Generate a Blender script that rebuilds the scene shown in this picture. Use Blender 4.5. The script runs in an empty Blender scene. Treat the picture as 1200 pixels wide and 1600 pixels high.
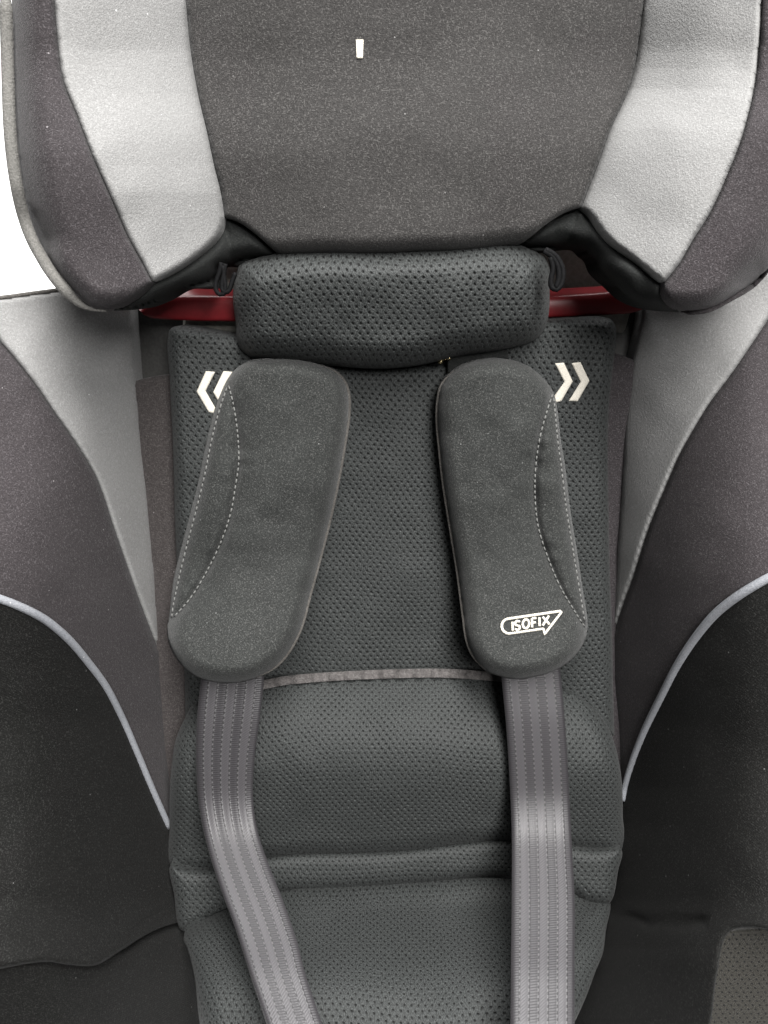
import bpy, math, random
import numpy as np
from mathutils import Vector

# ------------------------------------------------------------------ camera, world, lamps, exposure
SC = bpy.context.scene
COL = SC.collection
rng = np.random.default_rng(7)
random.seed(7)
PITCH, RECL, DIST = math.radians(40), math.radians(25), 0.60
O = np.array([0.0, 0.0, 0.42])                     # middle of the back cushion
FW = np.array([0.0, math.cos(PITCH), -math.sin(PITCH)])
UP = np.array([0.0, math.sin(PITCH), math.cos(PITCH)])
RT = np.array([1.0, 0.0, 0.0])
CAM = O - DIST * FW
FOC = 1250.0                                       # focal length in photo pixels (photo 1200 x 1600)
NB = np.array([0.0, -math.cos(RECL), math.sin(RECL)])   # the backrest faces this way
VB = np.array([0.0, math.sin(RECL), math.cos(RECL)])    # up along the backrest

cd = bpy.data.cameras.new('camera')
cam = bpy.data.objects.new('camera', cd)
COL.objects.link(cam)
cam.location = CAM
cam.rotation_euler = (math.radians(90) - PITCH, 0, 0)
cd.sensor_fit = 'HORIZONTAL'
cd.sensor_width = 36.0
cd.lens = 36.0 * FOC / 1200.0
cd.clip_start = 0.02
cd.clip_end = 60
SC.camera = cam

W = bpy.data.worlds.new('World')
SC.world = W
W.use_nodes = True
bg = W.node_tree.nodes['Background']
bg.inputs['Color'].default_value = (0.96, 0.98, 1.0, 1)
bg.inputs['Strength'].default_value = 0.05


def lamp(name, loc, target, sx, sy, power, col):
    d = bpy.data.lights.new(name, 'AREA')
    d.shape = 'RECTANGLE'
    d.size, d.size_y, d.energy, d.color = sx, sy, power, col
    o = bpy.data.objects.new(name, d)
    COL.objects.link(o)
    o.location = loc
    o.rotation_euler = (Vector(target) - Vector(loc)).to_track_quat('-Z', 'Y').to_euler()
    return o


lamp('window_light', (0.28, -0.55, 2.6), (0.05, -0.1, 0.45), 0.6, 1.9, 90, (1.0, 0.985, 0.96))
lamp('room_light', (0.42, -1.5, 1.85), (0, 0, 0.45), 0.6, 0.5, 24, (1.0, 0.99, 0.975))
lamp('backdrop_light', (0.0, 1.2, 2.6), (0, 1.6, 0.0), 2.5, 1.0, 90, (1, 1, 1))  # added lamp without a real source, keeps the backdrop white

SC.view_settings.view_transform = 'Standard'
SC.view_settings.look = 'None'
SC.view_settings.gamma = 1
SC.view_settings.exposure = 0.48
SC.render.engine = 'CYCLES'


# ------------------------------------------------------------------ materials
class NT:
    def __init__(s, name):
        s.m = bpy.data.materials.new(name)
        s.m.use_nodes = True
        s.t = s.m.node_tree
        s.b = s.t.nodes['Principled BSDF']

    def n(s, kind, **kw):
        x = s.t.nodes.new(kind)
        for k, v in kw.items():
            setattr(x, k, v)
        return x

    def val(s, sock, v):
        if hasattr(v, 'links'):
            s.t.links.new(v, sock)
        else:
            sock.default_value = v

    def math(s, op, a, b=0.0, c=None, clamp=False):
        x = s.n('ShaderNodeMath', operation=op, use_clamp=clamp)
        s.val(x.inputs[0], a)
        s.val(x.inputs[1], b)
        if c is not None:
            s.val(x.inputs[2], c)
        return x.outputs[0]

    def smooth(s, v, lo, hi):
        x = s.n('ShaderNodeMapRange', interpolation_type='SMOOTHSTEP')
        s.val(x.inputs[0], v)
        x.inputs[1].default_value, x.inputs[2].default_value = lo, hi
        return x.outputs[0]

    def noise(s, scale, detail=2, rough=0.5, vec=None, stretch=None, rot=None):
        x = s.n('ShaderNodeTexNoise')
        x.inputs['Scale'].default_value = scale
        x.inputs['Detail'].default_value = detail
        x.inputs['Roughness'].default_value = rough
        if vec is None:
            vec = s.n('ShaderNodeTexCoord').outputs['Object']
        if stretch or rot:
            mp = s.n('ShaderNodeMapping')
            s.t.links.new(vec, mp.inputs[0])
            if stretch:
                mp.inputs['Scale'].default_value = stretch
            if rot:
                mp.inputs['Rotation'].default_value = rot
            vec = mp.outputs[0]
        s.t.links.new(vec, x.inputs['Vector'])
        return x.outputs['Fac']

    def mix(s, f, a, b):
        x = s.n('ShaderNodeMix', data_type='RGBA')
        s.val(x.inputs[0], f)
        for i, v in ((6, a), (7, b)):
            if hasattr(v, 'links'):
                s.t.links.new(v, x.inputs[i])
            else:
                x.inputs[i].default_value = (*v, 1)
        return x.outputs[2]

    def bump(s, h, strength, dist, nrm=None):
        x = s.n('ShaderNodeBump')
        x.inputs['Strength'].default_value = strength
        x.inputs['Distance'].default_value = dist
        s.t.links.new(h, x.inputs['Height'])
        if nrm is not None:
            s.t.links.new(nrm, x.inputs['Normal'])
        return x.outputs[0]

    def done(s, col, rough, nrm=None, sheen=0.0, spec=0.3, sheen_tint=(1, 1, 1)):
        b = s.b
        if hasattr(col, 'links'):
            s.t.links.new(col, b.inputs['Base Color'])
        else:
            b.inputs['Base Color'].default_value = (*col, 1)
        s.val(b.inputs['Roughness'], rough)
        if nrm is not None:
            s.t.links.new(nrm, b.inputs['Normal'])
        b.inputs['Sheen Weight'].default_value = sheen * 0.4
        b.inputs['Sheen Roughness'].default_value = 0.45
        b.inputs['Sheen Tint'].default_value = (*sheen_tint, 1)
        b.inputs['Specular IOR Level'].default_value = spec * 0.55
        return s.m


def brushed(name, dark, light, fleck, grain=1100, flecks=0.5, sheen=0.25, bstr=0.5, twill=0.0, spec=0.2, lintp=0.93):
    """soft brushed knit: grain, short pale fibres, slow tone drift, a little lint"""
    s = NT(name)
    tc = s.n('ShaderNodeTexCoord')
    g = s.noise(grain, 1, 0.5)
    g2 = s.noise(grain * 0.45, 2, 0.6)
    f1 = s.noise(grain * 1.15, 0, 0.5, stretch=(1, 0.45, 0.45), rot=(0, 0.5, 0.7))
    f2 = s.noise(grain * 1.15, 0, 0.5, stretch=(0.45, 1, 1), rot=(0, -0.6, -0.4))
    slow = s.noise(14, 3, 0.55)
    fm = s.math('MAXIMUM', s.smooth(f1, 0.62, 0.78), s.smooth(f2, 0.62, 0.78))
    gg = s.math('ADD', s.math('MULTIPLY', s.smooth(g, 0.3, 0.7), 0.6), s.math('MULTIPLY', s.smooth(g2, 0.32, 0.68), 0.4))
    c = s.mix(gg, dark, light)
    c = s.mix(s.math('MULTIPLY', fm, flecks), c, fleck)
    c = s.mix(s.math('MULTIPLY', s.smooth(slow, 0.35, 0.7), 0.18), c, light)
    lint = s.n('ShaderNodeTexVoronoi')
    lint.inputs['Scale'].default_value = 170
    s.t.links.new(tc.outputs['Object'], lint.inputs['Vector'])
    sp = s.n('ShaderNodeSeparateColor')
    s.t.links.new(lint.outputs['Color'], sp.inputs[0])
    speck = s.math('MULTIPLY', s.math('LESS_THAN', lint.outputs['Distance'], 0.085), s.math('GREATER_THAN', sp.outputs[0], lintp))
    c = s.mix(s.math('MULTIPLY', speck, 0.6), c, tuple(min(0.8, x * 3 + 0.14) for x in light))
    h = s.math('ADD', gg, s.math('MULTIPLY', fm, 0.4))
    if twill:
        w = s.n('ShaderNodeTexWave', bands_direction='DIAGONAL')
        w.inputs['Scale'].default_value = 260
        w.inputs['Distortion'].default_value = 0.6
        s.t.links.new(tc.outputs['Object'], w.inputs['Vector'])
        h = s.math('ADD', h, s.math('MULTIPLY', w.outputs['Fac'], twill))
    return s.done(c, 0.85, s.bump(h, bstr, 0.0005), sheen, spec)


def air_mesh(name, px, py, yarn=(0.017, 0.0183, 0.0181), yarn2=(0.056, 0.0605, 0.0597)):
    """spacer mesh: yarn colour between the staggered eyelets that the geometry sinks (same UV layout)"""
    s = NT(name)
    uv = s.n('ShaderNodeUVMap')
    sp = s.n('ShaderNodeSeparateXYZ')
    s.t.links.new(uv.outputs[0], sp.inputs[0])
    U = s.math('DIVIDE', sp.outputs[0], px)
    V = s.math('DIVIDE', sp.outputs[1], py)
    row = s.math('FLOOR', V)
    fv = s.math('SUBTRACT', s.math('FRACT', V), 0.5)
    odd = s.math('MULTIPLY', s.math('FLOORED_MODULO', row, 2.0), 0.5)
    fu = s.math('SUBTRACT', s.math('FRACT', s.math('ADD', U, odd)), 0.5)
    su = s.math('ADD', s.math('MULTIPLY', fu, px), s.math('MULTIPLY', fv, py * 0.25))
    a = s.math('DIVIDE', su, 0.00085)
    b = s.math('DIVIDE', s.math('MULTIPLY', fv, py), 0.00095)
    d = s.math('SQRT', s.math('ADD', s.math('MULTIPLY', a, a), s.math('MULTIPLY', b, b)))
    hole = s.math('SUBTRACT', 1.0, s.smooth(d, 0.6, 1.0))
    strand = s.n('ShaderNodeTexNoise')
    strand.inputs['Scale'].default_value = 1.0
    strand.inputs['Detail'].default_value = 2
    mp = s.n('ShaderNodeMapping')
    mp.inputs['Scale'].default_value = (1300, 800, 1)
    s.t.links.new(uv.outputs[0], mp.inputs[0])
    s.t.links.new(mp.outputs[0], strand.inputs['Vector'])
    y = s.smooth(strand.outputs['Fac'], 0.32, 0.72)
    c = s.mix(y, yarn, yarn2)
    c = s.mix(hole, c, (0.004, 0.004, 0.004))  # eyelets painted near black, the shade of deeper holes put into colour
    return s.done(c, 0.62, s.bump(y, 0.5, 0.0004), 0.1, 0.5)


def webbing(name):
    """seat belt webbing: UV x across (0..1), y along in metres"""
    s = NT(name)
    uv = s.n('ShaderNodeUVMap')
    sp = s.n('ShaderNodeSeparateXYZ')
    s.t.links.new(uv.outputs[0], sp.inputs[0])
    X, Y = sp.outputs[0], sp.outputs[1]
    band = s.math('FLOORED_MODULO', s.math('MULTIPLY', s.math('ADD', X, 0.02), 6.7), 1.0)
    lane = s.math('FLOORED_MODULO', s.math('FLOOR', s.math('MULTIPLY', s.math('ADD', X, 0.02), 6.7)), 2.0)
    groove = s.math('SUBTRACT', 1.0, s.smooth(s.math('ABSOLUTE', s.math('SUBTRACT', band, 0.5)), 0.36, 0.49))
    weft = s.math('SINE', s.math('MULTIPLY', s.math('ADD', Y, s.math('MULTIPLY', X, 0.004)), 2 * math.pi / 0.0016))
    twl = s.math('SINE', s.math('ADD', s.math('MULTIPLY', Y, 2 * math.pi / 0.0019), s.math('MULTIPLY', X, 110)))
    sel = s.n('ShaderNodeMix', data_type='FLOAT')
    s.val(sel.inputs[0], lane)
    s.val(sel.inputs[2], weft)
    s.val(sel.inputs[3], twl)
    gr = s.noise(1500, 2, 0.6)
    dash = s.math('MULTIPLY', s.math('SUBTRACT', 1.0, groove), s.math('GREATER_THAN', s.math('SINE', s.math('MULTIPLY', Y, 2 * math.pi / 0.0036)), 0.1))
    t = s.math('ADD', s.math('MULTIPLY', sel.outputs[0], 0.14), 0.5)
    c = s.mix(t, (0.017, 0.0155, 0.0175), (0.042, 0.039, 0.043))
    c = s.mix(s.math('MULTIPLY', lane, 0.6), c, (0.070, 0.066, 0.071))
    c = s.mix(s.math('MULTIPLY', s.smooth(gr, 0.45, 0.8), 0.35), c, (0.03, 0.028, 0.03))
    c = s.mix(s.math('SUBTRACT', 1.0, groove), c, (0.02, 0.019, 0.02))
    c = s.mix(s.math('MULTIPLY', dash, 0.5), c, (0.15, 0.145, 0.15))
    h = s.math('ADD', s.math('MULTIPLY', sel.outputs[0], 0.3), s.math('ADD', groove, s.math('MULTIPLY', gr, 0.4)))
    m = s.done(c, 0.50, s.bump(h, 0.4, 0.0004), 0.1, 1.15)
    return m


def plain(name, col, rough, nscale=300, var=0.25, bstr=0.15, spec=0.4, sheen=0.0):
    s = NT(name)
    g = s.noise(nscale, 3, 0.55)
    c = s.mix(s.smooth(g, 0.3, 0.7), tuple(x * (1 - var) for x in col), tuple(min(0.95, x * (1 + var)) for x in col))
    return s.done(c, rough, s.bump(g, bstr, 0.0004), sheen, spec)


M = {}
M['charcoal'] = brushed('charcoal_knit', (0.0235, 0.0224, 0.0220), (0.048, 0.0458, 0.0447), (0.15, 0.145, 0.14), 1250, 0.38, 0.3)
M['grey'] = brushed('grey_knit', (0.195, 0.193, 0.191), (0.255, 0.253, 0.250), (0.35, 0.35, 0.347), 1200, 0.4, 0.2, 0.35)
M['brown'] = brushed('brown_grey_knit', (0.026, 0.0232, 0.0245), (0.049, 0.0432, 0.0455), (0.115, 0.106, 0.111), 1350, 0.45, 0.2)
M['taupe'] = brushed('taupe_knit', (0.034, 0.030, 0.0295), (0.064, 0.0565, 0.0555), (0.12, 0.11, 0.107), 1050, 0.4, 0.15)
M['black'] = brushed('black_twill', (0.005, 0.005, 0.0048), (0.011, 0.011, 0.0104), (0.05, 0.05, 0.048), 1400, 0.35, 0.06, 0.35, 0.4, lintp=0.92)
M['skirt'] = brushed('black_elastic_cloth', (0.011, 0.012, 0.012), (0.021, 0.022, 0.021), (0.05, 0.05, 0.05), 1400, 0.3, 0.08, 0.3, 0.3)
M['pad'] = brushed('pad_neoprene', (0.0185, 0.0193, 0.0187), (0.043, 0.045, 0.0437), (0.15, 0.15, 0.145), 1500, 0.4, 0.28, 0.4)
M['mesh'] = air_mesh('air_mesh', 0.0050, 0.0033)
M['mesh_beige'] = air_mesh('beige_mesh', 0.0046, 0.0034, (0.024, 0.0226, 0.019), (0.048, 0.045, 0.039))
M['web'] = webbing('harness_webbing')
M['shell'] = plain('shell_plastic', (0.045, 0.044, 0.042), 0.5, 500, 0.15, 0.25)
M['shell_grey'] = plain('grey_plastic', (0.26, 0.25, 0.225), 0.55, 420, 0.12, 0.3)
M['red'] = plain('red_plastic', (0.14, 0.010, 0.013), 0.36, 300, 0.08, 0.05, 0.5)
M['piping'] = brushed('piping_cloth', (0.19, 0.198, 0.218), (0.28, 0.288, 0.31), (0.37, 0.38, 0.395), 1300, 0.3, 0.15, 0.4)
M['binding'] = brushed('binding_cloth', (0.065, 0.060, 0.059), (0.115, 0.106, 0.104), (0.17, 0.163, 0.157), 700, 0.4, 0.1, 0.6, 0.5)
M['edge'] = brushed('edge_binding', (0.07, 0.066, 0.06), (0.12, 0.112, 0.105), (0.2, 0.19, 0.18), 1000, 0.3, 0.1)
M['rim'] = brushed('rim_binding', (0.105, 0.102, 0.096), (0.165, 0.16, 0.15), (0.24, 0.23, 0.22), 1000, 0.3, 0.1)
M['thread'] = plain('white_thread', (0.70, 0.66, 0.58), 0.7, 1500, 0.12, 0.6, 0.3, 0.1)
M['stitch'] = plain('grey_thread', (0.16, 0.16, 0.155), 0.6, 1200, 0.2, 0.3, 0.3)
M['cord'] = plain('black_cord', (0.006, 0.006, 0.0065), 0.7, 900, 0.3, 0.4, 0.15)
M['metal'] = plain('brass_metal', (0.75, 0.62, 0.36), 0.25, 300, 0.05, 0.02)
M['metal'].node_tree.nodes['Principled BSDF'].inputs['Metallic'].default_value = 1
M['white'] = plain('white_paper', (0.90, 0.90, 0.90), 0.9, 40, 0.01, 0.02, 0.1)


# ------------------------------------------------------------------ geometry helpers
def at(px, py, h):
    """the point on the line of sight of photo pixel (px, py) standing h metres proud of the backrest plane"""
    px, py, h = np.broadcast_arrays(np.asarray(px, float), np.asarray(py, float), np.asarray(h, float))
    d = FW + ((px - 600) / FOC)[..., None] * RT - ((py - 800) / FOC)[..., None] * UP
    t = (np.dot(O - CAM, NB) + h) / (d @ NB)
    return CAM + t[..., None] * d


def cr(pts, closed=True, step=3.0):
    """Catmull-Rom through pixel points; a third item marks a sharp corner"""
    P = [np.array(p[:2], float) for p in pts]
    S = [len(p) > 2 for p in pts]
    n = len(P)
    out = []
    for i in range(n if closed else n - 1):
        p1, p2 = P[i], P[(i + 1) % n]
        p0 = P[i - 1] if (closed or i > 0) else 2 * p1 - p2
        p3 = P[(i + 2) % n] if (closed or i < n - 2) else 2 * p2 - p1
        if S[i]:
            p0 = 2 * p1 - p2
        if S[(i + 1) % n]:
            p3 = 2 * p2 - p1
        L = np.linalg.norm(p2 - p1)
        k = max(1, int(L / step))
        d1 = max(np.linalg.norm(p1 - p0), 1e-6)
        d3 = max(np.linalg.norm(p3 - p2), 1e-6)
        m1 = ((p1 - p0) / d1 + (p2 - p1) / L) * 0.5 * L
        m2 = ((p2 - p1) / L + (p3 - p2) / d3) * 0.5 * L
        for j in range(k):
            t = j / k
            t2, t3 = t * t, t * t * t
            out.append((2 * t3 - 3 * t2 + 1) * p1 + (t3 - 2 * t2 + t) * m1 + (-2 * t3 + 3 * t2) * p2 + (t3 - t2) * m2)
    if not closed:
        out.append(P[-1])
    return np.array(out)


def sdist(Q, C, closed=True):
    """distance of points Q to polyline C (positive inside) and nearest points"""
    A = C if closed else C[:-1]
    B = np.roll(C, -1, 0) if closed else C[1:]
    best = np.full(len(Q), 1e18)
    near = np.zeros_like(Q)
    ins = np.zeros(len(Q), bool)
    for a, b in zip(A, B):
        ab = b - a
        t = np.clip(((Q - a) @ ab) / max(ab @ ab, 1e-12), 0, 1)
        p = a + t[:, None] * ab
        d = ((Q - p) ** 2).sum(1)
        m = d < best
        best[m] = d[m]
        near[m] = p[m]
        if closed and a[1] != b[1]:
            c = ((a[1] > Q[:, 1]) != (b[1] > Q[:, 1]))
            x = a[0] + (Q[:, 1] - a[1]) / (b[1] - a[1]) * ab[0]
            ins ^= c & (Q[:, 0] < x)
    d = np.sqrt(best)
    if closed:
        d = np.where(ins, d, -d)
    return d, near


def vnoise(X, Y, scale, seed=0):
    r = np.random.default_rng(seed)
    T = r.random((64, 64))
    x, y = np.asarray(X, float) / scale, np.asarray(Y, float) / scale
    xi, yi = np.floor(x).astype(int), np.floor(y).astype(int)
    fx, fy = x - xi, y - yi
    fx, fy = fx * fx * (3 - 2 * fx), fy * fy * (3 - 2 * fy)
    g = lambda a, b: T[a % 64, b % 64]
    return (g(xi, yi) * (1 - fx) + g(xi + 1, yi) * fx) * (1 - fy) + (g(xi, yi + 1) * (1 - fx) + g(xi + 1, yi + 1) * fx) * fy - 0.5


def sst(x, a, b):
    t = np.clip((np.asarray(x, float) - a) / (b - a), 0, 1)
    return t * t * (3 - 2 * t)


def roll(D, R):
    t = np.clip(1 - np.maximum(D, 0) / R, 0, 1)
    return np.sqrt(np.maximum(1 - t * t, 0)) - 1.0


def link(name, verts, faces, mat, parent=None, uvs=None, smooth=True):
    verts = np.asarray(verts, float)
    me = bpy.data.meshes.new(name)
    c = (verts.min(0) + verts.max(0)) / 2
    me.from_pydata((verts - c).tolist(), [], [list(map(int, f)) for f in faces] if not isinstance(faces, np.ndarray) else faces.tolist())
    if uvs is not None:
        ul = me.uv_layers.new(name='UVMap')
        li = np.zeros(len(me.loops), np.int32)
        me.loops.foreach_get('vertex_index', li)
        ul.data.foreach_set('uv', np.asarray(uvs, float)[li].ravel())
    if smooth:
        me.polygons.foreach_set('use_smooth', [True] * len(me.polygons))
    me.materials.append(M[mat])
    me.update()
    o = bpy.data.objects.new(name, me)
    COL.objects.link(o)
    WORLD[o.name] = c
    if parent is not None:
        o.parent = parent
        o.location = c - WORLD[parent.name]
    else:
        o.location = c
    return o


WORLD = {}


def root(name, loc, label, cat, group=None):
    o = bpy.data.objects.new(name, None)
    COL.objects.link(o)
    o.location = loc
    o.empty_display_size = 0.05
    WORLD[o.name] = np.array(loc, float)
    o['label'], o['category'] = label, cat
    if group:
        o['group'] = group
    return o


def eyelets(uv, px, py):
    U, V = uv[:, 0] / px, uv[:, 1] / py
    row = np.floor(V)
    fv = V - row - 0.5
    t = U + 0.5 * np.mod(row, 2)
    fu = t - np.floor(t) - 0.5
    a = (fu * px + fv * py * 0.25) / 0.00085
    b = fv * py / 0.00095
    d = np.sqrt(a * a + b * b)
    dome = np.cos(np.pi * np.clip(np.hypot((0.5 - np.abs(fu)) * 2 * 0.8, fv * 2 * 0.9), 0, 1)) * 0.5 + 0.5
    return -0.0011 * (1 - sst(d, 0.62, 1.1)) + 0.0001 * dome


def slab(name, outline, hf, mat, parent=None, step=4.0, thick=0.02, arc=None, closed_cr=True, holes=None):
    """an upholstered piece: its outline on the photo's sight lines, front face at height hf, real thickness behind"""
    C = cr(outline, True) if closed_cr else np.array([p[:2] for p in outline], float)
    x0, y0 = C.min(0) - step
    x1, y1 = C.max(0) + step
    nx, ny = int((x1 - x0) / step) + 2, int((y1 - y0) / step) + 2
    X, Y = np.meshgrid(x0 + np.arange(nx) * step, y0 + np.arange(ny) * step)
    Q = np.stack([X.ravel(), Y.ravel()], 1)
    if step < 3 and len(Q) > 20000:                 # coarse distance field first, exact near the outline
        cs = 4.0
        mx, my = int((x1 - x0) / cs) + 3, int((y1 - y0) / cs) + 3
        CX, CY = np.meshgrid(x0 + np.arange(mx) * cs, y0 + np.arange(my) * cs)
        DC = sdist(np.stack([CX.ravel(), CY.ravel()], 1), C)[0].reshape(my, mx)
        gx, gy = (Q[:, 0] - x0) / cs, (Q[:, 1] - y0) / cs
        ix, iy = gx.astype(int), gy.astype(int)
        fx, fy = gx - ix, gy - iy
        D = (DC[iy, ix] * (1 - fx) + DC[iy, ix + 1] * fx) * (1 - fy) + (DC[iy + 1, ix] * (1 - fx) + DC[iy + 1, ix + 1] * fx) * fy
        N = Q.copy()
        nr = np.abs(D) < 9
        D[nr], N[nr] = sdist(Q[nr], C)
    else:
        D, N = sdist(Q, C)
    idx = np.arange(nx * ny).reshape(ny, nx)
    q = np.stack([idx[:-1, :-1], idx[1:, :-1], idx[1:, 1:], idx[:-1, 1:]], -1).reshape(-1, 4)
    dq = D[q].mean(1)
    amb = np.abs(dq) < step * 1.5
    keep = dq > 0
    keep[amb] = sdist(Q[q[amb]].mean(1), C)[0] > 0
    q = q[keep]
    if arc is not None:
        yr = np.arange(y0, y1 + 4, 4)
        P = at(np.full(len(yr), arc), yr, hf(np.full(len(yr), arc), yr, np.full(len(yr), 1e3)))
        cum = np.concatenate([[0], np.cumsum(np.linalg.norm(np.diff(P, axis=0), axis=1))])
    # border vertices move onto the outline
    e = np.concatenate([q[:, [0, 1]], q[:, [1, 2]], q[:, [2, 3]], q[:, [3, 0]]])
    key = np.sort(e, 1)
    k = key[:, 0].astype(np.int64) * (nx * ny) + key[:, 1]
    u, first, cnt = np.unique(k, return_index=True, return_counts=True)
    be = e[first[cnt == 1]]
    bv = np.unique(be)
    Q2, D2 = Q.copy(), D.copy()
    Q2[bv] = N[bv]
    D2[bv] = 0.0
    used = np.unique(q)
    mp = -np.ones(nx * ny, int)
    mp[used] = np.arange(len(used))
    Qu, Du = Q2[used], D2[used]
    H = hf(Qu[:, 0], Qu[:, 1], Du)
    V = at(Qu[:, 0], Qu[:, 1], H)
    rel = V - O
    uv = np.stack([rel @ RT, rel @ VB], 1)
    if arc is not None:
        uv[:, 1] = -np.interp(Qu[:, 1], yr, cum)
    if holes:
        uv[:, 0] += 0.007 * vnoise(Qu[:, 0], Qu[:, 1], 120, 201) + 0.0006 * vnoise(Qu[:, 0], Qu[:, 1], 18, 202)
        uv[:, 1] += 0.007 * vnoise(Qu[:, 0], Qu[:, 1], 130, 203) + 0.0006 * vnoise(Qu[:, 0], Qu[:, 1], 18, 204)
        V = V + NB * (eyelets(uv, *holes) * sst(Du, 3, 15) * (1 + 1.1 * vnoise(Qu[:, 0], Qu[:, 1], 23, 207)))[:, None]
    # thickness
    nb = np.arange(len(bv)) + len(V)
    bm = dict(zip(bv.tolist(), nb.tolist()))
    V = np.concatenate([V, V[mp[bv]] - NB * thick])
    uv = np.concatenate([uv, uv[mp[bv]] + np.array([0.0003, thick])])
    F = mp[q]
    F = np.concatenate([F, np.array([(mp[b], mp[a], bm[a], bm[b]) for a, b in be.tolist()])])
    return link(name, V, F, mat, parent, uv)


def tube_mesh(pts, rad, seg=8, closed=False, flat=1.0, nrm=None):
    pts = np.asarray(pts, float)
    n = len(pts)
    tan = np.gradient(pts, axis=0)
    tan /= np.linalg.norm(tan, axis=1)[:, None] + 1e-12
    ref = NB if nrm is None else nrm
    side = np.cross(tan, ref)
    side /= np.linalg.norm(side, axis=1)[:, None] + 1e-12
    up = np.cross(side, tan)
    rad = np.broadcast_to(rad, (n,))
    an = np.linspace(0, 2 * math.pi, seg, endpoint=False)
    V = (pts[:, None] + rad[:, None, None] * (np.cos(an)[None, :, None] * side[:, None] + flat * np.sin(an)[None, :, None] * up[:, None])).reshape(-1, 3)
    F = []
    for i in range(n - 1):
        for j in range(seg):
            a, b = i * seg + j, i * seg + (j + 1) % seg
            F.append((a, b, b + seg, a + seg))
    F.append(tuple(range(seg))[::-1])
    F.append(tuple(range((n - 1) * seg, n * seg)))
    return V, F


def tube(name, path, hf, rad, mat, parent=None, step=4.0, flat=1.0, seg=8, taper=False):
    C = cr(path, False, step)
    h = hf(C[:, 0], C[:, 1]) if callable(hf) else np.full(len(C), hf)
    P = at(C[:, 0], C[:, 1], h)
    r = np.full(len(P), rad)
    if taper:
        s = np.linspace(0, 1, len(P))
        r = rad * np.clip(np.minimum(s, 1 - s) * (14 if taper is True else taper), 0.2, 1)
    V, F = tube_mesh(P, r, seg, flat=flat)
    return link(name, V, F, mat, parent)


def stitches(name, path, hf, mat, parent, dash=6.0, gap=3.2, rad=0.00055):
    C = cr(path, False, 1.0)
    s = np.concatenate([[0], np.cumsum(np.linalg.norm(np.diff(C, axis=0), axis=1))])
    V, F, off = [], [], 0
    t = 2.0
    while t + dash < s[-1]:
        dd = dash * random.uniform(0.8, 1.15)
        ss = np.linspace(t, min(t + dd, s[-1]), 5)
        x, y = np.interp(ss, s, C[:, 0]), np.interp(ss, s, C[:, 1])
        h = hf(x, y) + np.array([-0.0006, 0.0002, 0.0004, 0.0002, -0.0006])
        v, f = tube_mesh(at(x, y, h), rad, 6)
        V.append(v)
        F += [tuple(i + off for i in k) for k in f]
        off += len(v)
        t += dd + gap
    return link(name, np.concatenate(V), F, mat, parent)


def box(name, lo, hi, mat, parent=None, bev=0.01):
    lo, hi = np.array(lo, float), np.array(hi, float)
    V, F = [], []
    n = 5
    # rounded box by rings: super-ellipse plan, bevelled top and bottom
    prof = [(0, bev), (bev * 0.3, bev * 0.3), (bev, 0)]
    zs = [(lo[2] + a, b) for a, b in prof] + [(hi[2] - a, b) for a, b in prof[::-1]]
    m = 32
    for z, ins in zs:
        for i in range(m):
            a = 2 * math.pi * (i + 0.5) / m
            ca, sa = math.cos(a), math.sin(a)
            k = 1 / (abs(ca) ** 8 + abs(sa) ** 8) ** (1 / 8)
            V.append(((lo[0] + hi[0]) / 2 + ((hi[0] - lo[0]) / 2 - ins) * ca * k, (lo[1] + hi[1]) / 2 + ((hi[1] - lo[1]) / 2 - ins) * sa * k, z))
    for r in range(len(zs) - 1):
        for i in range(m):
            j = (i + 1) % m
            F.append((r * m + i, r * m + j, (r + 1) * m + j, (r + 1) * m + i))
    F.append(tuple(range(m))[::-1])
    F.append(tuple(range((len(zs) - 1) * m, len(zs) * m)))
    return link(name, V, F, mat, parent, smooth=False)


# ------------------------------------------------------------------ the backdrop
def backdrop():
    V, F, prof = [], [], [(-0.5, 0.0), (0.0, 0.0), (1.6, 0.0)]
    for i in range(1, 13):
        a = i / 12 * math.pi / 2
        prof.append((1.6 + 0.8 * math.sin(a), 0.8 - 0.8 * math.cos(a)))
    prof.append((2.4, 7.0))
    xs = np.linspace(-14, 14, 15)
    for y, z in prof:
        for x in xs:
            V.append((x, y, z))
    k = len(xs)
    for i in range(len(prof) - 1):
        for j in range(k - 1):
            F.append((i * k + j, i * k + j + 1, (i + 1) * k + j + 1, (i + 1) * k + j))
    o = link('backdrop', V, F, 'white')
    o['kind'] = 'structure'
    o['label'] = 'plain white background sheet under and behind the child seat'


backdrop()

# ------------------------------------------------------------------ height profiles (metres proud of the backrest plane)
TH = lambda y: math.radians(15) + np.arctan((np.asarray(y, float) - 800) / FOC)
HC = float(np.dot(CAM - O, NB))


def h_cushion(x, y):
    """top of the seat cushion: lies square to the backrest and runs forward to a rounded front edge"""
    y = np.asarray(y, float)
    ys = np.arange(1340.0, 1700.0)
    sl = 0.00066 * (0.45 + 0.55 * sst(ys, 1385, 1430)) * (1 - 0.6 * sst(ys, 1450, 1620))
    h = 0.052 + np.interp(y, ys, np.cumsum(sl) - 40 * 0.0003)
    dx = (np.asarray(x, float) - 620) / 340
    return h + 0.010 * (1 - dx * dx)


def h_liner(x, y, D=1e3):
    x = np.asarray(x, float)
    c = np.abs(x - 610) / 345
    h = 0.016 + 0.010 * sst(c, 0.45, 0.88) + 0.004 * sst(y, 1000, 560)
    h = h + 0.003 * vnoise(x, y, 90, 3) + 0.0012 * vnoise(x, y, 32, 4)
    return h + 0.016 * roll(D, 20)


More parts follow.
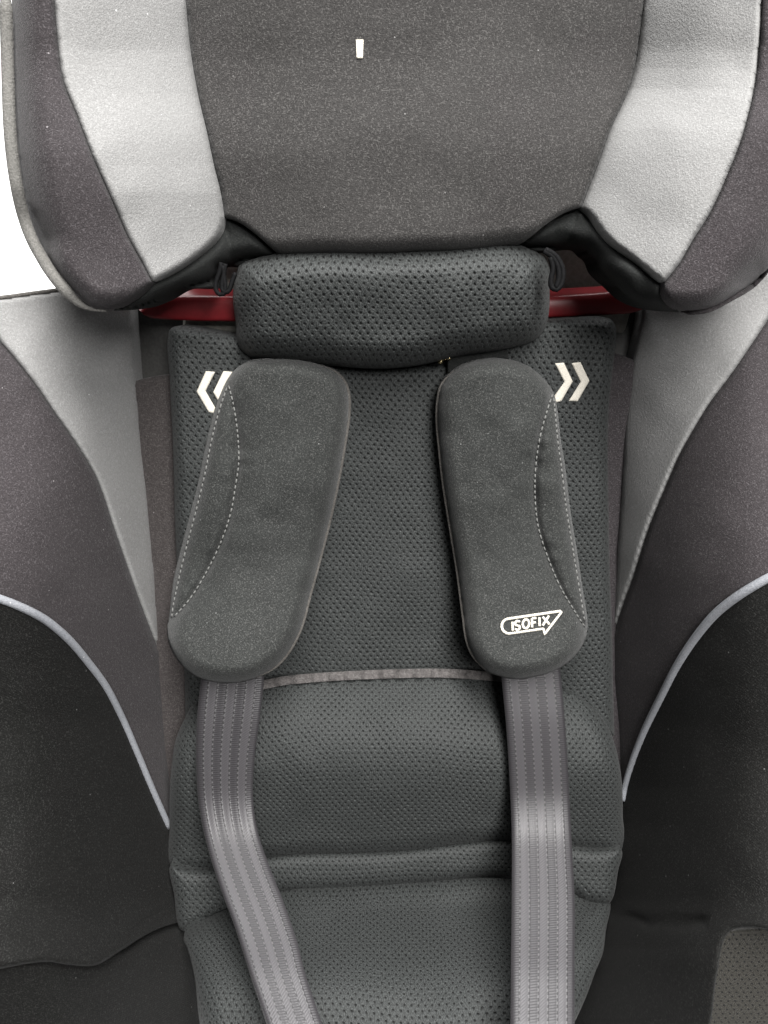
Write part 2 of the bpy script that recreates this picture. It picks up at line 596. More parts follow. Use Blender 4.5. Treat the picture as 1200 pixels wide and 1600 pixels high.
def h_lumbar(x, y, D=1e3):
    x, y = np.asarray(x, float), np.asarray(y, float)
    t = np.clip((y - 1050) / (1340 - 1050), 0, 1)
    prof = 0.027 + 0.041 * np.sin(np.clip(t / 0.55, 0, 1) * math.pi / 2) - 0.012 * sst(t, 0.5, 1.05)
    c = (x - 618) / 350
    h = prof - 0.012 * c * c + 0.004 * vnoise(x, y, 110, 11) + 0.0016 * vnoise(x, y, 40, 12)
    return h + (0.004 + 0.018 * sst(y, 1075, 1150)) * roll(D, 30)


def h_fold(x, y, D=1e3):
    x, y = np.asarray(x, float), np.asarray(y, float)
    return 0.055 + 0.0001 * (y - 1340) + 0.002 * vnoise(x, y, 60, 21) + 0.010 * roll(D, 24)


def h_seat(x, y, D=1e3):
    return h_cushion(x, y) + 0.003 * vnoise(x, y, 70, 31) + 0.018 * roll(D, 40)


def h_pillow(x, y, D=1e3):
    x, y = np.asarray(x, float), np.asarray(y, float)
    c = (x - 612) / 250
    h = 0.088 - 0.012 * c * c - 0.016 * sst(y, 430, 575) + 0.003 * vnoise(x, y, 80, 41) + 0.0012 * vnoise(x, y, 30, 42)
    return h + 0.040 * roll(D, 46)


# inner edges of the side bolsters, from top to bottom
LI = np.array([(205, 440), (207, 487), (215, 590), (225, 700), (236, 800), (246, 945), (252, 1060), (258, 1150), (264, 1290), (267, 1360), (284, 1446), (301, 1520), (312, 1600), (320, 1680)], float)
RI = np.array([(1005, 440), (1000, 500), (985, 570), (976, 650), (970, 760), (962, 870), (958, 960), (957, 1060), (966, 1160), (974, 1230), (973, 1290), (962, 1370), (950, 1425), (944, 1480), (928, 1520), (900, 1600), (840, 1680)], float)


def h_bolster(side):
    E = LI if side < 0 else RI

    def f(x, y, D=1e3):
        x, y = np.asarray(x, float), np.asarray(y, float)
        xi = np.interp(y, E[:, 1], E[:, 0])
        xo = -25.0 if side < 0 else 1225.0
        s = np.clip((x - xi) / (xo - xi), -0.2, 1.0)
        sp = np.clip(s, 0, 1)
        A = 0.060 + 0.073 * sst(y, 420, 960)
        b = -0.004 + 0.05 * sst(y, 1120, 1480) + 0.03 * sst(y, 1400, 1520)
        h = b + A * np.sin(sp * math.pi / 2) ** 0.9 + 0.05 * np.minimum(s, 0)
        h = h + 0.005 * vnoise(x, y, 120, 51 + side) + 0.0016 * vnoise(x, y, 45, 55 + side)
        return h
    return f


hBL, hBR = h_bolster(-1), h_bolster(1)


def with_seam(hf, T=0.004, R=7):
    return lambda x, y, D=1e3: hf(x, y) + T * roll(D, R)


def outer_roll(hf, outline, T=0.03, R=40):
    """round the piece over towards its free outer edge"""
    C = cr(outline, False)

    def f(x, y, D=1e3):
        d, _ = sdist(np.stack([np.atleast_1d(x), np.atleast_1d(y)], 1).astype(float), C, False)
        return hf(x, y, D) + T * roll(d, R)
    return f


# ------------------------------------------------------------------ the child car seat
seat = root('child_car_seat', (0, 0.05, 0.0), 'grey and black child car seat with winged headrest and red carrier bar', 'car seat')

slab('back_shell', [(205, 470, 1), (205, 1380, 1), (300, 1500, 1), (930, 1500, 1), (1000, 1380, 1), (1010, 470, 1)], lambda x, y, D=1e3: np.full_like(np.asarray(x, float), -0.022), 'shell', seat, 12, 0.05)
col_ = slab('headrest_column', [(300, 250, 1), (285, 520, 1), (975, 520, 1), (1000, 440, 1), (960, 250, 1)], lambda x, y, D=1e3: -0.014 + 0.004 * roll(D, 10), 'shell_grey', seat, 8, 0.04)
box('seat_base', (-0.15, -0.10, 0.0), (0.15, 0.22, 0.14), 'shell', seat, 0.02)

# back cover strips between liner and bolsters
cov = lambda x, y, D=1e3: -0.002 + 0.003 * roll(D, 8) + 0.001 * vnoise(x, y, 50, 61)
slab('back_cover', [(205, 597, 1), (240, 589), (300, 585, 1), (330, 1060, 1), (330, 1300, 1), (262, 1300, 1), (245, 1100)], cov, 'taupe', seat, 4, 0.012)
slab('back_cover', [(930, 545, 1), (962, 552), (1000, 566, 1), (985, 800, 1), (985, 1260, 1), (940, 1260, 1)], cov, 'brown', seat, 4, 0.012)

# the carrier bar: its front face and the lit top face that runs back
hbar = lambda x, y, D=1e3: 0.012 + 0.006 * roll(D, 5)


def carrier_bar():
    top = [(217, 484), (237, 471), (262, 464), (290, 463), (365, 464), (420, 470), (800, 472), (857, 464), (900, 461), (960, 455), (978, 449), (1006, 478)]
    bot = [(222, 489), (232, 494), (260, 497), (300, 499), (365, 500), (420, 502), (800, 498), (857, 494), (900, 492), (960, 489), (992, 486), (1008, 480)]
    T, B = cr(top, False, 6), cr(bot, False, 6)
    n = 120
    rs = lambda C: np.stack([np.interp(np.linspace(0, 1, n), np.linspace(0, 1, len(C)), C[:, k]) for k in (0, 1)], 1)
    T, B = rs(T), rs(B)
    c = np.abs(np.linspace(-1, 1, n))
    h0 = 0.014 + 0 * c
    up = np.interp(T[:, 0], [217, 250, 289, 365, 857, 965, 985, 1006], [1, 9, 13, 12, 12, 11, 5, 1])
    rows = [at(T[:, 0], T[:, 1] - up * k, h0 - 0.018 * k) for k in (1.0, 0.6, 0.15)] + [at(T[:, 0], T[:, 1], h0 - 0.0006)]
    for k in (0.08, 0.3, 0.6, 0.9, 1.0):
        p = T * (1 - k) + B * k
        rows.append(at(p[:, 0], p[:, 1], h0 + 0.001 * math.sin(k * math.pi)))
    rows.append(at(B[:, 0], B[:, 1], h0) - NB * 0.002 - VB * 0.001)
    rows.append(at(B[:, 0], B[:, 1], h0) - NB * 0.03)
    V = np.concatenate(rows)
    F = [(r * n + i, (r + 1) * n + i, (r + 1) * n + i + 1, r * n + i + 1) for r in range(len(rows) - 1) for i in range(n - 1)]
    F.append(tuple(r * n for r in range(len(rows))))
    F.append(tuple(r * n + n - 1 for r in range(len(rows)))[::-1])
    return link('carrier_bar', V, F, 'red', seat)


carrier_bar()

# side bolsters: dark knit middle panel, pale grey upper panel, black lower panel, piping
L_OUT = [(-70, 440), (-70, 560), (-70, 960), (-70, 1400), (-70, 1640)]
R_OUT = [(1270, 430), (1270, 560), (1270, 960), (1270, 1200), (1270, 1640)]
L_S1 = [(-60, 470), (0, 534), (34, 574), (60, 608), (85, 645), (110, 680), (150, 745), (180, 830), (215, 930), (246, 1012)]
R_S1 = [(1262, 400), (1205, 492), (1165, 552), (1140, 588), (1110, 628), (1090, 660), (1062, 710), (1036, 770), (1012, 830), (990, 900), (972, 950), (961, 985)]
L_P = [(-60, 918), (-10, 932), (30, 947), (62, 963), (80, 975), (110, 1002), (140, 1038), (165, 1072), (190, 1120), (215, 1178), (240, 1238), (264, 1292)]
R_P = [(1262, 880), (1215, 896), (1172, 919), (1138, 942), (1115, 962), (1090, 992), (1060, 1037), (1035, 1085), (1008, 1140), (990, 1185), (978, 1225), (974, 1250)]


def sharp(seq):
    return [(*p[:2], 1) for p in seq]


def ends(seq):
    return [(*seq[0][:2], 1)] + [tuple(p) for p in seq[1:-1]] + [(*seq[-1][:2], 1)]


def sub(E, y0, y1, dx=0):
    ys = [y0] + [y for y in E[:, 1] if y0 < y < y1] + [y1]
    return [(float(np.interp(y, E[:, 1], E[:, 0])) + dx, y) for y in ys]


oL = outer_roll(hBL, L_OUT, 0.045, 52)
oR = outer_roll(hBR, R_OUT, 0.045, 46)
LD = ends(L_S1) + ends(sub(LI, 1012, 1292, 2)) + ends(L_P[::-1])
bl = slab('side_bolster', LD, with_seam(lambda x, y: oL(x, y)), 'brown', seat, 4, 0.025)
LG = ends([(-60, 470), (0, 466), (60, 458), (125, 450), (207, 442)]) + ends(sub(LI, 470, 1010)) + ends(L_S1[::-1][:-1])
slab('upper_panel', LG, with_seam(lambda x, y: oL(x, y)), 'grey', bl, 4, 0.025)
LB = ends(L_P) + ends(sub(LI, 1293, 1440, 4)) + [(262, 1446), (230, 1460), (190, 1485), (150, 1508), (110, 1508), (75, 1503), (50, 1505), (0, 1514), (-60, 1524, 1), (-62, 1400), (-62, 1200)]
slab('lower_panel', LB, with_seam(lambda x, y: oL(x, y)), 'black', bl, 4, 0.02)
slab('front_flap', [(292, 1440, 1), (262, 1448), (230, 1462), (190, 1487), (150, 1500), (110, 1500), (75, 1495), (0, 1504), (-60, 1514, 1), (-60, 1662, 1), (330, 1660, 1), (312, 1560), (300, 1490)], lambda x, y, D=1e3: hBL(x, y) - 0.010 + 0.012 * roll(D, 14), 'black', bl, 3, 0.02)
tube('piping', L_P, lambda x, y: oL(x, y, 1e3) + 0.0003, 0.0026, 'piping', bl)
tube('top_seam', [(-50, 468), (0, 465), (60, 457), (125, 449), (190, 443)], lambda x, y: oL(x, y, 1e3) - 0.002, 0.0013, 'edge', bl)

RD = ends(R_S1) + ends(sub(RI, 986, 1240, -2)) + ends(R_P[::-1])
br = slab('side_bolster', RD, with_seam(lambda x, y: oR(x, y)), 'brown', seat, 4, 0.025)
RG = ends([(1262, 400), (1140, 440), (1080, 450), (1006, 455)]) + ends(sub(RI, 470, 984)) + ends(R_S1[::-1][:-1])
slab('upper_panel', RG, with_seam(lambda x, y: oR(x, y)), 'grey', br, 4, 0.025)


def crease(hf):
    C1 = cr([(950, 1424), (985, 1436), (1020, 1440), (1060, 1445), (1096, 1441)], False)
    C2 = cr([(985, 1430), (1000, 1436), (1016, 1447)], False)
    C3 = cr([(1050, 1432), (1075, 1436), (1098, 1438)], False)

    def f(x, y, D=1e3):
        Q = np.stack([np.atleast_1d(x), np.atleast_1d(y)], 1).astype(float)
        h = hf(x, y, D)
        for C, a, w in ((C1, 0.0032, 11), (C2, 0.0025, 6), (C3, 0.0015, 8)):
            d, _ = sdist(Q, C, False)
            h = h - a * np.exp(-(d / w) ** 2)
        return h
    return f


cR = crease(lambda x, y, D=1e3: oR(x, y, D))
RB = ends(R_P) + ends(sub(RI, 1252, 1520, -4)) + [(918, 1560), (890, 1610), (850, 1660, 1), (1100, 1660, 1), (1112, 1590), (1121, 1519), (1140, 1456), (1180, 1450), (1262, 1472, 1), (1264, 1200)]
slab('lower_panel', RB, with_seam(cR), 'black', br, 4, 0.02)
tube('piping', R_P, lambda x, y: oR(x, y, 1e3) + 0.0005, 0.0028, 'piping', br)
slab('base_cover', [(1108, 1452, 1), (1262, 1436, 1), (1262, 1660, 1), (1070, 1660, 1)], lambda x, y, D=1e3: 0.165 + 0.012 * roll(D, 14), 'mesh_beige', seat, 4, 0.12)


# headrest: centre panel with pale side panels, dark outer panels, black elastic skirts
SL = [(282, -60), (290, 0), (298, 80), (310, 150), (322, 200), (335, 260), (345, 300), (351, 340)]
SR = [(1014, -60), (1007, 0), (997, 80), (992, 107), (983, 139), (970, 168), (954, 202), (938, 247), (926, 278), (914, 309), (908, 324)]
OL_ = [(80, -60), (85, 0), (92, 80), (100, 130), (120, 180), (145, 245), (165, 290), (185, 335), (200, 370), (222, 410), (238, 441)]
OR_ = [(1192, -60), (1189, 40), (1180, 130), (1168, 185), (1152, 236), (1137, 272), (1128, 294), (1106, 339), (1084, 373), (1062, 411), (1037, 443)]
hp_l, hp_r = np.array(SL + [(362, 410), (380, 500)]), np.array(SR + [(886, 380), (850, 480)])


def h_head(x, y, D=1e3):
    x, y = np.asarray(x, float), np.asarray(y, float)
    xl = np.interp(y, hp_l[:, 1], hp_l[:, 0])
    xr = np.interp(y, hp_r[:, 1], hp_r[:, 0])
    m = np.clip((x - xl) / (xr - xl), 0, 1)
    h = 0.084 - 0.018 * (2 * m - 1) ** 2
    wl = np.clip((xl - x) / 290, 0, 1)
    wr = np.clip((x - xr) / 280, 0, 1)
    h = h + 0.085 * np.sin(wl * math.pi / 2) ** 0.85 + 0.085 * np.sin(wr * math.pi / 2) ** 0.85
    h = h - 0.010 * sst(y, 250, 60)
    return h + 0.004 * vnoise(x, y, 130, 71) + 0.0012 * vnoise(x, y, 50, 72)


TOP = 60
HB = [(441, 403), (500, 401), (568, 402), (640, 399), (720, 396), (805, 387)]
HB_ALL = [(46, 350), (60, 380), (75, 408), (96, 441), (117, 462), (145, 482), (169, 486), (215, 478), (250, 466), (285, 450), (334, 436), (372, 408), (410, 404)] + HB + [(860, 386), (917, 394), (940, 422), (964, 449), (1008, 478), (1062, 487), (1109, 483), (1146, 464), (1190, 432)]
hr_b = outer_roll(h_head, HB_ALL, 0.030, 34)
h_top = outer_roll(hr_b, [(0, -58), (300, -60), (620, -62), (1000, -60), (1260, -58)], 0.024, 40)
h_side = outer_roll(h_top, [(16, -60), (20, 120), (25, 220), (34, 290), (46, 340), (60, 375)], 0.045, 60)
h_hr = outer_roll(h_side, [(1252, -60), (1246, 300), (1215, 400), (1175, 446)], 0.04, 60)
hs = with_seam(lambda x, y: h_hr(x, y), 0.005, 8)

HCn = ends([(282, -60), (450, -62), (620, -63), (800, -62), (1014, -60)]) + ends(SR[1:]) + [(884, 332), (853, 351), (827, 372), (805, 387, 1)] + HB[::-1][1:-1] + [(441, 403, 1), (421, 385), (397, 364), (372, 347)] + ends(SL[::-1][:-1])
head = slab('headrest', HCn, hs, 'charcoal', seat, 4, 0.05)
GL = ends([(80, -60), (180, -60), (282, -60)]) + ends(SL[1:]) + [(344, 362), (335, 375), (322, 388), (300, 405), (270, 424)] + ends(OL_[::-1][:-1])
slab('wing_panel', GL, hs, 'grey', head, 4, 0.06)
DL = ends([(18, -60), (50, -60), (80, -60)]) + ends(OL_[1:]) + [(226, 452), (205, 468), (185, 479), (165, 483), (145, 479), (117, 459), (96, 436), (75, 404), (60, 375), (46, 340), (34, 290), (25, 220), (20, 120)]
slab('outer_panel', DL, hs, 'brown', head, 4, 0.08)
GR = ends([(1014, -60), (1080, -60), (1192, -60)]) + ends(OR_[1:]) + [(1014, 424), (983, 399), (957, 380), (938, 358), (922, 335)] + ends(SR[::-1][:-1])
slab('wing_panel', GR, hs, 'grey', head, 4, 0.06)
DR = ends(OR_) + [(1038, 459), (1049, 475), (1062, 484, 1), (1084, 485), (1109, 481), (1142, 464), (1175, 445), (1215, 400), (1246, 300), (1252, -60, 1)]
slab('outer_panel', DR, hs, 'brown', head, 4, 0.08)
hk = lambda x, y, D=1e3: h_hr(x, y) - 0.006 + 0.016 * roll(D, 16) + 0.006 * vnoise(x, y, 28, 81)
SKL = [(351, 338), (372, 347), (397, 364), (421, 385), (443, 404, 1), (411, 410), (372, 417), (340, 416), (335, 430), (333, 450, 1), (309, 451), (285, 451), (250, 469), (222, 480), (190, 485), (172, 486, 1), (205, 470), (226, 454), (238, 441), (270, 426), (300, 407), (322, 390), (336, 376), (345, 362)]
slab('lower_skirt', SKL, hk, 'skirt', head, 3, 0.03)
SKR = [(908, 323), (884, 332), (853, 351), (827, 372), (803, 388, 1), (830, 392), (858, 392), (885, 388), (910, 388), (919, 397), (929, 405), (938, 424), (964, 449), (986, 468), (1008, 479), (1033, 485), (1062, 488, 1), (1049, 475), (1038, 459), (1036, 443), (1014, 425), (983, 400), (957, 381), (938, 359), (922, 336)]
slab('lower_skirt', SKR, hk, 'skirt', head, 3, 0.03)
tube('edge_binding', [(8, -50), (12, 100), (17, 220), (26, 290), (39, 345), (52, 378), (64, 400), (76, 420), (96, 446), (115, 467), (130, 478), (147, 484), (166, 486)], lambda x, y: np.convolve(np.pad(h_hr(x, y) + 0.002, 12, mode='edge'), np.ones(25) / 25, 'valid'), 0.0034, 'rim', head, taper=9.0)
tube('edge_binding', [(1064, 487), (1084, 488), (1109, 484), (1144, 466), (1176, 447), (1216, 402)], lambda x, y: h_hr(x, y) - 0.005, 0.0014, 'brown', head, taper=True)
# pull cords of the headrest cover
for path in ([(346, 410), (343, 425), (338, 440), (337, 452), (343, 460), (350, 459), (352, 448), (350, 432), (349, 415)],
             [(352, 412), (350, 428), (347, 444), (348, 455), (356, 456), (362, 442), (368, 426)]):
    tube('pull_cord', path, lambda x, y: 0.075 + 0 * x, 0.0014, 'cord', head)
for path in ([(852, 390), (866, 398), (876, 412), (880, 428), (876, 446), (870, 452), (862, 449), (861, 436), (864, 420), (860, 402)],
             [(850, 392), (864, 402), (872, 418), (873, 436), (868, 450)]):
    tube('pull_cord', path, lambda x, y: 0.088 + 0 * x, 0.0016, 'cord', head)
# the white embroidered stroke at the top of the headrest
hmk = lambda x, y, D=1e3: h_hr(x, y) + 0.0012 + 0.0004 * roll(D, 2)
slab('white_mark', [(556, 62, 1), (568, 62, 1), (567, 91, 1), (557, 91, 1)], hmk, 'thread', head, 1.5, 0.0015)

# ------------------------------------------------------------------ the mesh liner lying in the seat
liner = root('seat_liner', at(612, 1100, -0.005), 'black perforated mesh seat liner with white chevrons and puffy lumbar pad', 'seat liner')
BP = [(262, 528), (266, 514), (277, 509), (297, 510), (344, 519), (400, 530), (500, 560), (700, 560), (800, 510), (856, 498), (900, 495), (938, 494), (955, 499), (963, 514), (962, 539), (957, 580), (951, 647), (951, 811), (953, 900), (956, 976), (958, 1080), (960, 1150, 1), (700, 1160, 1), (290, 1150, 1), (288, 1056), (283, 960), (275, 860), (270, 700), (265, 590)]
bp = slab('back_pad', BP, h_liner, 'mesh', liner, 1.35, 0.02, holes=(0.0050, 0.0033))
hch = lambda x, y, D=1e3: h_liner(x, y) + 0.0009 + 0.0005 * roll(D, 2.5)
for pts in ([(867, 568), (881, 566.6), (895, 596), (877, 627), (865, 630), (867, 618), (882, 596.6)],
            [(893, 567.4), (907, 565.7), (921, 595), (902.5, 627), (889, 626.6), (907.4, 596.6)],
            [(321.5, 580), (336, 581), (321, 611), (336, 637), (334, 646), (326, 644), (307, 612)],
            [(349, 580), (363, 581), (348, 611), (364, 642), (352, 644), (333, 613)]):
    slab('chevron', sharp(pts), hch, 'thread', bp, 1.5, 0.0015)
LU = [(288, 1124), (300, 1104), (340, 1088), (414, 1072), (442, 1064), (505, 1058), (610, 1053), (697, 1052), (767, 1057), (840, 1066), (876, 1078), (896, 1084), (923, 1104), (942, 1123), (952, 1139), (965, 1180), (972, 1227), (973, 1269), (971, 1334), (955, 1338), (923, 1335), (894, 1330), (788, 1319), (750, 1321), (715, 1324), (645, 1334), (568, 1339), (470, 1341), (422, 1347), (334, 1366), (292, 1366), (267, 1360), (265, 1289), (265, 1234), (269, 1188), (274, 1157)]
lu = slab('lumbar_pad', LU, h_lumbar, 'mesh', liner, 1.35, 0.03, arc=610, holes=(0.0050, 0.0033))
EB = [(340, 1084), (398, 1073), (442, 1064), (505, 1058), (610, 1053), (697, 1052), (767, 1057), (840, 1066), (874, 1076)]


def binding(path, hf, wid, mat, parent):
    C = cr(path, False, 3)
    t = np.gradient(C, axis=0)
    t /= np.linalg.norm(t, axis=1)[:, None]
    nn = np.stack([t[:, 1], -t[:, 0]], 1) * np.interp(C[:, 0], [860, 900], [1, 0.5])[:, None]
    rows = []
    k = 7
    for j in range(k):
        a = j / (k - 1)
        pin = 0.0012 * vnoise(C[:, 0] * 1.0, C[:, 1] * 0 + j * 3, 6, 91) + 0.0008 * np.sin(C[:, 0] / 4.3)
        p = C + nn * (wid * (0.5 - a))
        rows.append(at(p[:, 0], p[:, 1], hf(p[:, 0], p[:, 1]) - 0.0012 + 0.0012 * math.sin(a * math.pi) ** 0.5 + pin * 1.8))
    n = len(C)
    V = np.concatenate(rows)
    F = [(r * n + i, (r + 1) * n + i, (r + 1) * n + i + 1, r * n + i + 1) for r in range(k - 1) for i in range(n - 1)]
    return link('edge_binding', V, F, mat, parent)


binding(EB, lambda x, y: h_lumbar(x, y) + 0.003 - 0.016 * sst(y, 1075, 1140), 14, 'binding', lu)
FO = [(267, 1352), (292, 1358), (334, 1358), (422, 1339), (470, 1333), (568, 1331), (645, 1326), (715, 1316), (788, 1309), (894, 1322), (923, 1327), (971, 1328), (966, 1360), (951, 1412), (915, 1406), (896, 1394), (799, 1372), (645, 1380), (540, 1388), (428, 1396), (350, 1426), (311, 1446), (284, 1454), (272, 1400)]
slab('fold_band', FO, h_fold, 'mesh', liner, 1.35, 0.02, arc=610, holes=(0.0050, 0.0033))
SE = [(286, 1466), (292, 1452), (311, 1441), (350, 1421), (428, 1390), (540, 1381), (645, 1374), (799, 1364), (896, 1388), (915, 1400), (952, 1408), (947, 1455), (942, 1490), (930, 1520), (915, 1560), (890, 1610), (850, 1655), (700, 1668), (500, 1668), (325, 1655), (312, 1600), (302, 1520), (292, 1482)]
slab('seat_pad', SE, h_seat, 'mesh', liner, 1.35, 0.05, arc=610, holes=(0.0050, 0.0033))

# ------------------------------------------------------------------ the neck cushion
neck = slab('neck_cushion', [(369, 428), (374, 414), (395, 404), (441, 392), (500, 388), (620, 386), (720, 382), (802, 380), (831, 390), (852, 404), (859, 421), (859, 453), (857, 493), (851, 514), (838, 530), (795, 545), (713, 558), (660, 570), (620, 575), (580, 576), (512, 571), (423, 562), (391, 557), (374, 543), (368, 503), (364, 460)], h_pillow, 'mesh', None, 1.35, 0.07, arc=612, holes=(0.0050, 0.0033))
neck['label'] = 'wide black perforated mesh neck cushion tucked under the headrest'
neck['category'] = 'neck cushion'

# ------------------------------------------------------------------ harness straps
def strap(L, R, hf, label, parent_unused=None):
    L, R = cr(L, False, 4), cr(R, False, 4)
    n = 150
    rs = lambda C: np.stack([np.interp(np.linspace(0, 1, n), np.linspace(0, 1, len(C)), C[:, k]) for k in (0, 1)], 1)
    L, R = rs(L), rs(R)
    k = 21
    rows, uvs = [], []
    mid = (L + R) / 2
    P = at(mid[:, 0], mid[:, 1], hf(mid[:, 0], mid[:, 1]))
    arc = np.concatenate([[0], np.cumsum(np.linalg.norm(np.diff(P, axis=0), axis=1))])
    hm = hf(mid[:, 0], mid[:, 1])
    for j in range(k):
        a = j / (k - 1)
        p = L * (1 - a) + R * a
        rib = 0.00035 * abs(math.sin(a * math.pi * 6.7)) - 0.0012 * (abs(2 * a - 1) ** 8)
        rows.append(at(p[:, 0], p[:, 1], hm + rib))
        uvs.append(np.stack([np.full(n, a), arc], 1))
    V = np.concatenate(rows + [r - NB * 0.0016 for r in (rows[0], rows[-1])])
    UV = np.concatenate(uvs + [uvs[0], uvs[-1]])
    F = [(r * n + i, r * n + i + 1, (r + 1) * n + i + 1, (r + 1) * n + i) for r in range(k - 1) for i in range(n - 1)]
    F += [(k * n + i, k * n + i + 1, i + 1, i) for i in range(n - 1)]
    F += [((k - 1) * n + i, (k - 1) * n + i + 1, (k + 1) * n + i + 1, (k + 1) * n + i) for i in range(n - 1)]
    F = [f[::-1] for f in F]
    o = link('harness_strap', V, F, 'web', None, UV)
    o['label'], o['category'], o['group'] = label, 'strap', 'harness straps'
    return o


def h_strap(x, y):
    """pulled tight from the pad over the lumbar roll, then forward just above the cushion"""
    yy = np.linspace(1000, 1700, 351)
    taut = np.interp(yy, [1000, 1030, 1065, 1120, 1250, 1300, 1400, 1520, 1620], [0.0655, 0.067, 0.069, 0.0745, 0.081, 0.092, 0.134, 0.182, 0.215])
    c = np.full_like(yy, 600)
    floor_ = np.maximum(np.where(yy > 1375, h_cushion(c, yy) + 0.006, 0), np.where(yy < 1350, h_lumbar(c, yy) + 0.003, 0))
    b = np.maximum(taut, floor_)
    ker = np.hanning(41)
    ker /= ker.sum()
    b = np.convolve(np.pad(b, 20, mode='reflect', reflect_type='odd'), ker, 'valid')
    b = np.maximum(b, floor_)
    ker = np.hanning(15)
    ker /= ker.sum()
    b = np.convolve(np.pad(b, 7, mode='reflect', reflect_type='odd'), ker, 'valid')
    return np.interp(y, yy, b)


strap([(318, 1030), (313, 1068), (307, 1134), (306, 1192), (311, 1262), (325, 1327), (346, 1393), (365, 1444), (389, 1519), (416, 1600), (438, 1670)],
      [(414, 1030), (412, 1064), (406, 1122), (398, 1180), (395, 1250), (402, 1300), (420, 1355), (443, 1413), (466, 1482), (475, 1519), (502, 1600), (526, 1670)],
      h_strap, 'grey ribbed harness strap curving inward below the pad without lettering')
strap([(782, 1030), (784, 1060), (791, 1134), (797, 1231), (800, 1308), (800, 1405), (799, 1519), (798, 1600), (797, 1670)],
      [(874, 1030), (876, 1052), (880, 1095), (886, 1173), (890, 1250), (894, 1328), (898, 1405), (898, 1519), (898, 1600), (897, 1670)],
      h_strap, 'grey ribbed harness strap hanging straight below the ISOFIX pad')

# short black strap and brass ring behind the right pad
ub = root('strap_adjuster', at(705, 575, 0.02), 'small black strap loop with brass ring behind the top of the ISOFIX pad', 'strap loop')
slab('strap', [(700, 548, 1), (790, 536, 1), (796, 566, 1), (740, 590, 1), (716, 612, 1), (700, 604, 1)], lambda x, y, D=1e3: 0.030 + 0.003 * vnoise(x, y, 14, 95), 'skirt', ub, 2, 0.006)
tube('ring', [(688, 568), (690, 562), (696, 559), (704, 560)], 0.034, 0.0016, 'metal', ub, 2)

# ------------------------------------------------------------------ shoulder pads
GP = 'shoulder pads on the harness'


def shoulder_pad(outline, seam, edge, pipe, side, label):
    c = np.mean([p[:2] for p in outline], 0)
    pr = root('shoulder_pad', at(c[0], c[1], 0.03), label, 'shoulder pad', GP)
    S = cr(seam, False)
    xs, xe = seam[0], seam[-1]

    def hb(x, y, D=1e3):
        x, y = np.asarray(x, float), np.asarray(y, float)
        ax = np.interp(y, [560, 800, 1065], [455, 410, 350] if side < 0 else [775, 795, 820])
        c = (x - ax) / 135
        h = 0.058 + 0.006 * sst(y, 1000, 600) + 0.036 * sst(y, 860, 1070) - 0.013 * c * c
        return h + 0.006 * vnoise(x, y, 75, 101 + side) + 0.002 * vnoise(x, y, 28, 103 + side)

    def hp(x, y, D=1e3):
        d, _ = sdist(np.stack([np.atleast_1d(x), np.atleast_1d(y)], 1).astype(float), S, False)
        return hb(x, y) - 0.0045 * np.exp(-(d / 5.0) ** 2) - 0.004 * np.exp(-(d / 20.0) ** 2) * (1 + 0.6 * vnoise(x, y, 13, 107)) + 0.024 * roll(D, 26)

    slab('pad_body', outline, hp, 'pad', pr, 3, 0.016)
    h0 = lambda x, y: hp(x, y, 1e3)
    C = cr(outline, True)

    def on(x, y):
        d, _ = sdist(np.stack([x, y], 1), C)
        return hp(x, y, np.maximum(d, 0))
    stitches('stitching', seam, lambda x, y: on(x, y) + 0.0010, 'stitch', pr)
    if edge:
        stitches('edge_stitching', edge, lambda x, y: on(x, y) + 0.0006, 'stitch', pr)
    tube('edge_piping', pipe, lambda x, y: on(x, y) - 0.0012, 0.0013, 'edge', pr, 3, taper=True)
    return pr, on


PL = [(389, 564), (432, 560), (473, 562), (500, 569), (524, 580), (539, 597), (546, 618), (546, 648), (540, 692), (530, 749), (517, 810), (500, 877), (486, 928), (470, 985), (449, 1023), (426, 1046), (399, 1060), (365, 1067), (331, 1065), (304, 1056), (281, 1036), (265, 1009), (261, 982), (264, 965), (270, 911), (281, 864), (297, 803), (311, 746), (324, 682), (335, 641), (345, 614), (357, 590), (370, 575)]
shoulder_pad(PL, [(357, 601), (365, 634), (371, 675), (373, 722), (368, 759), (360, 803), (345, 847), (324, 891), (297, 935), (267, 969)],
             [(355, 604), (343, 640), (332, 682), (319, 746), (305, 803), (289, 864), (278, 911), (270, 950), (268, 968)],
             [(500, 570), (524, 581), (539, 598), (545, 620), (545, 648), (539, 692), (529, 749), (516, 810), (499, 877), (485, 928), (469, 985), (448, 1023), (425, 1046), (400, 1059)],
             -1, 'plain charcoal shoulder pad slanting down over the curving strap')
PR = [(696, 591), (711, 577), (734, 567), (768, 561), (802, 564), (829, 574), (849, 591), (864, 611), (871, 641), (876, 685), (883, 729), (891, 796), (902, 864), (910, 918), (917, 962), (918, 982), (913, 1002), (900, 1023), (876, 1043), (842, 1056), (809, 1061), (785, 1058), (758, 1048), (741, 1029), (729, 1002), (723, 962), (714, 894), (702, 820), (692, 756), (686, 702), (682, 651), (684, 621), (688, 604)]
pr_, hpr = shoulder_pad(PR, [(864, 614), (856, 638), (844, 682), (837, 729), (836, 776), (841, 823), (856, 871), (876, 918), (896, 952), (914, 980)],
                        [(865, 620), (868, 651), (871, 685), (877, 729), (885, 796), (896, 864), (905, 918), (911, 955), (914, 974)],
                        [(711, 577), (697, 591), (689, 604), (685, 621), (683, 651), (687, 702), (693, 756), (703, 820), (715, 894), (724, 962), (730, 1002), (742, 1029), (759, 1047)],
                        1, 'charcoal shoulder pad with white ISOFIX arrow emblem near its lower end')


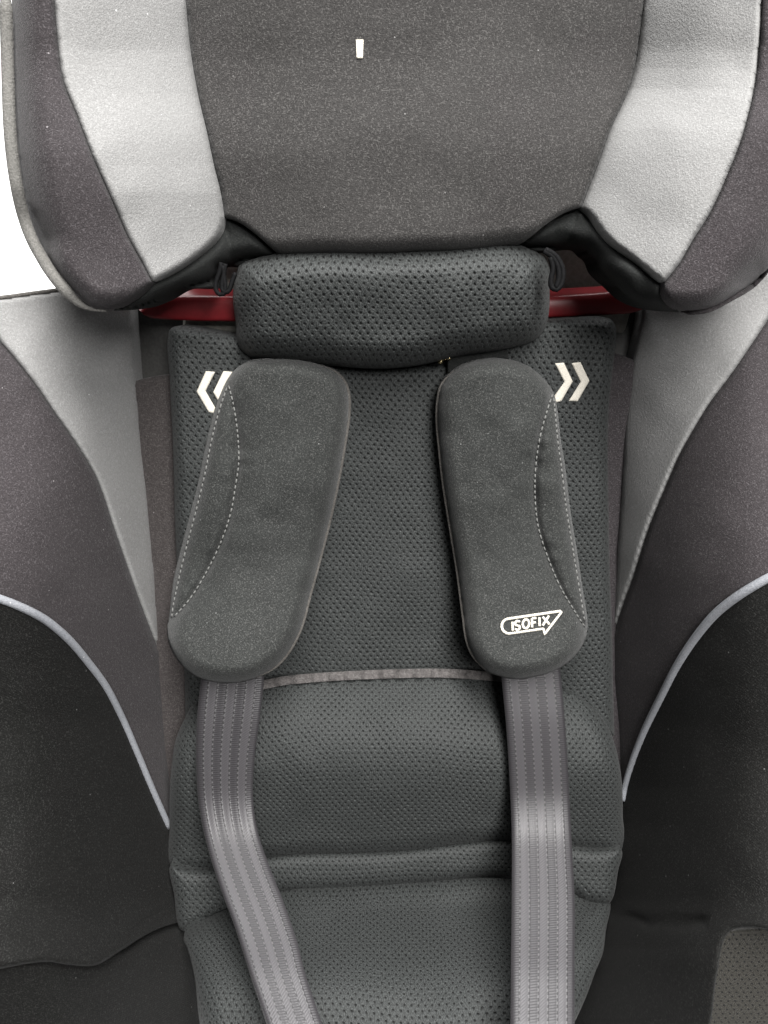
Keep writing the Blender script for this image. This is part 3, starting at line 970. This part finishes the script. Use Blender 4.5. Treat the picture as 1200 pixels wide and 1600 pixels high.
def emblem():
    A = math.radians(-10)
    V, F, off = [], [], 0

    def stroke(pts, r=0.0009, dens=1.2):
        nonlocal off
        C = cr([(*p, 1) for p in pts] if len(pts) < 7 else pts, False, dens)
        h = hpr(C[:, 0], C[:, 1]) + 0.0007
        rr = r * (1 + 0.18 * np.sin(np.arange(len(C)) * 2.3))
        v, f = tube_mesh(at(C[:, 0], C[:, 1], h), rr, 6, flat=0.7)
        V.append(v)
        F.extend(tuple(i + off for i in k) for k in f)
        off += len(v)
    # arrow-tipped outline
    c, r = np.array([795.5, 978.5]), 11.6
    arc = [(c[0] + r * math.cos(a), c[1] + r * math.sin(a)) for a in np.linspace(math.radians(-98), math.radians(-278), 13)]
    stroke([(875.5, 955), (794, 967)], 0.001)
    stroke(arc, 0.001)
    stroke([(797, 990), (849, 982.5), (851, 991), (877, 957), (875.5, 955)], 0.0009)
    # letters: x along the slanted baseline, y up
    bx, by = 799.0, 986.2

    def P(u, v):
        s = 0.115
        return (bx + u - v * 0.02, by - u * 0.165 - v)
    hgt = 14.2
    stroke([P(2, 0.5), P(2, hgt)])
    sx = 5.0
    S = [P(sx + 8.2, hgt - 2.4), P(sx + 6, hgt - 0.4), P(sx + 3, hgt - 0.3), P(sx + 1, hgt - 2.5), P(sx + 1.4, hgt - 5.4), P(sx + 4.4, hgt / 2), P(sx + 7.6, hgt / 2 - 1.8), P(sx + 8.4, 3.4), P(sx + 6.6, 0.9), P(sx + 3.4, 0.5), P(sx + 0.6, 2.8)]
    stroke(S)
    ox = 22.8
    stroke([P(ox + 5 * math.cos(a), hgt / 2 + 0.4 + 6.9 * math.sin(a)) for a in np.linspace(0, 2 * math.pi + 0.2, 18)])
    fx = 32.3
    stroke([P(fx, 0.5), P(fx, hgt)])
    stroke([P(fx, hgt), P(fx + 7.0, hgt)])
    stroke([P(fx, hgt / 2 + 0.4), P(fx + 6, hgt / 2 + 0.4)])
    stroke([P(44.0, 0.5), P(44.0, hgt)])
    stroke([P(49, hgt), P(59.5, 0.5)])
    stroke([P(49, 0.5), P(59, hgt)])
    e = link('emblem', np.concatenate(V), F, 'thread', pr_)
    e['label'] = 'white embroidered ISOFIX lettering in an arrow-tipped outline'


emblem()
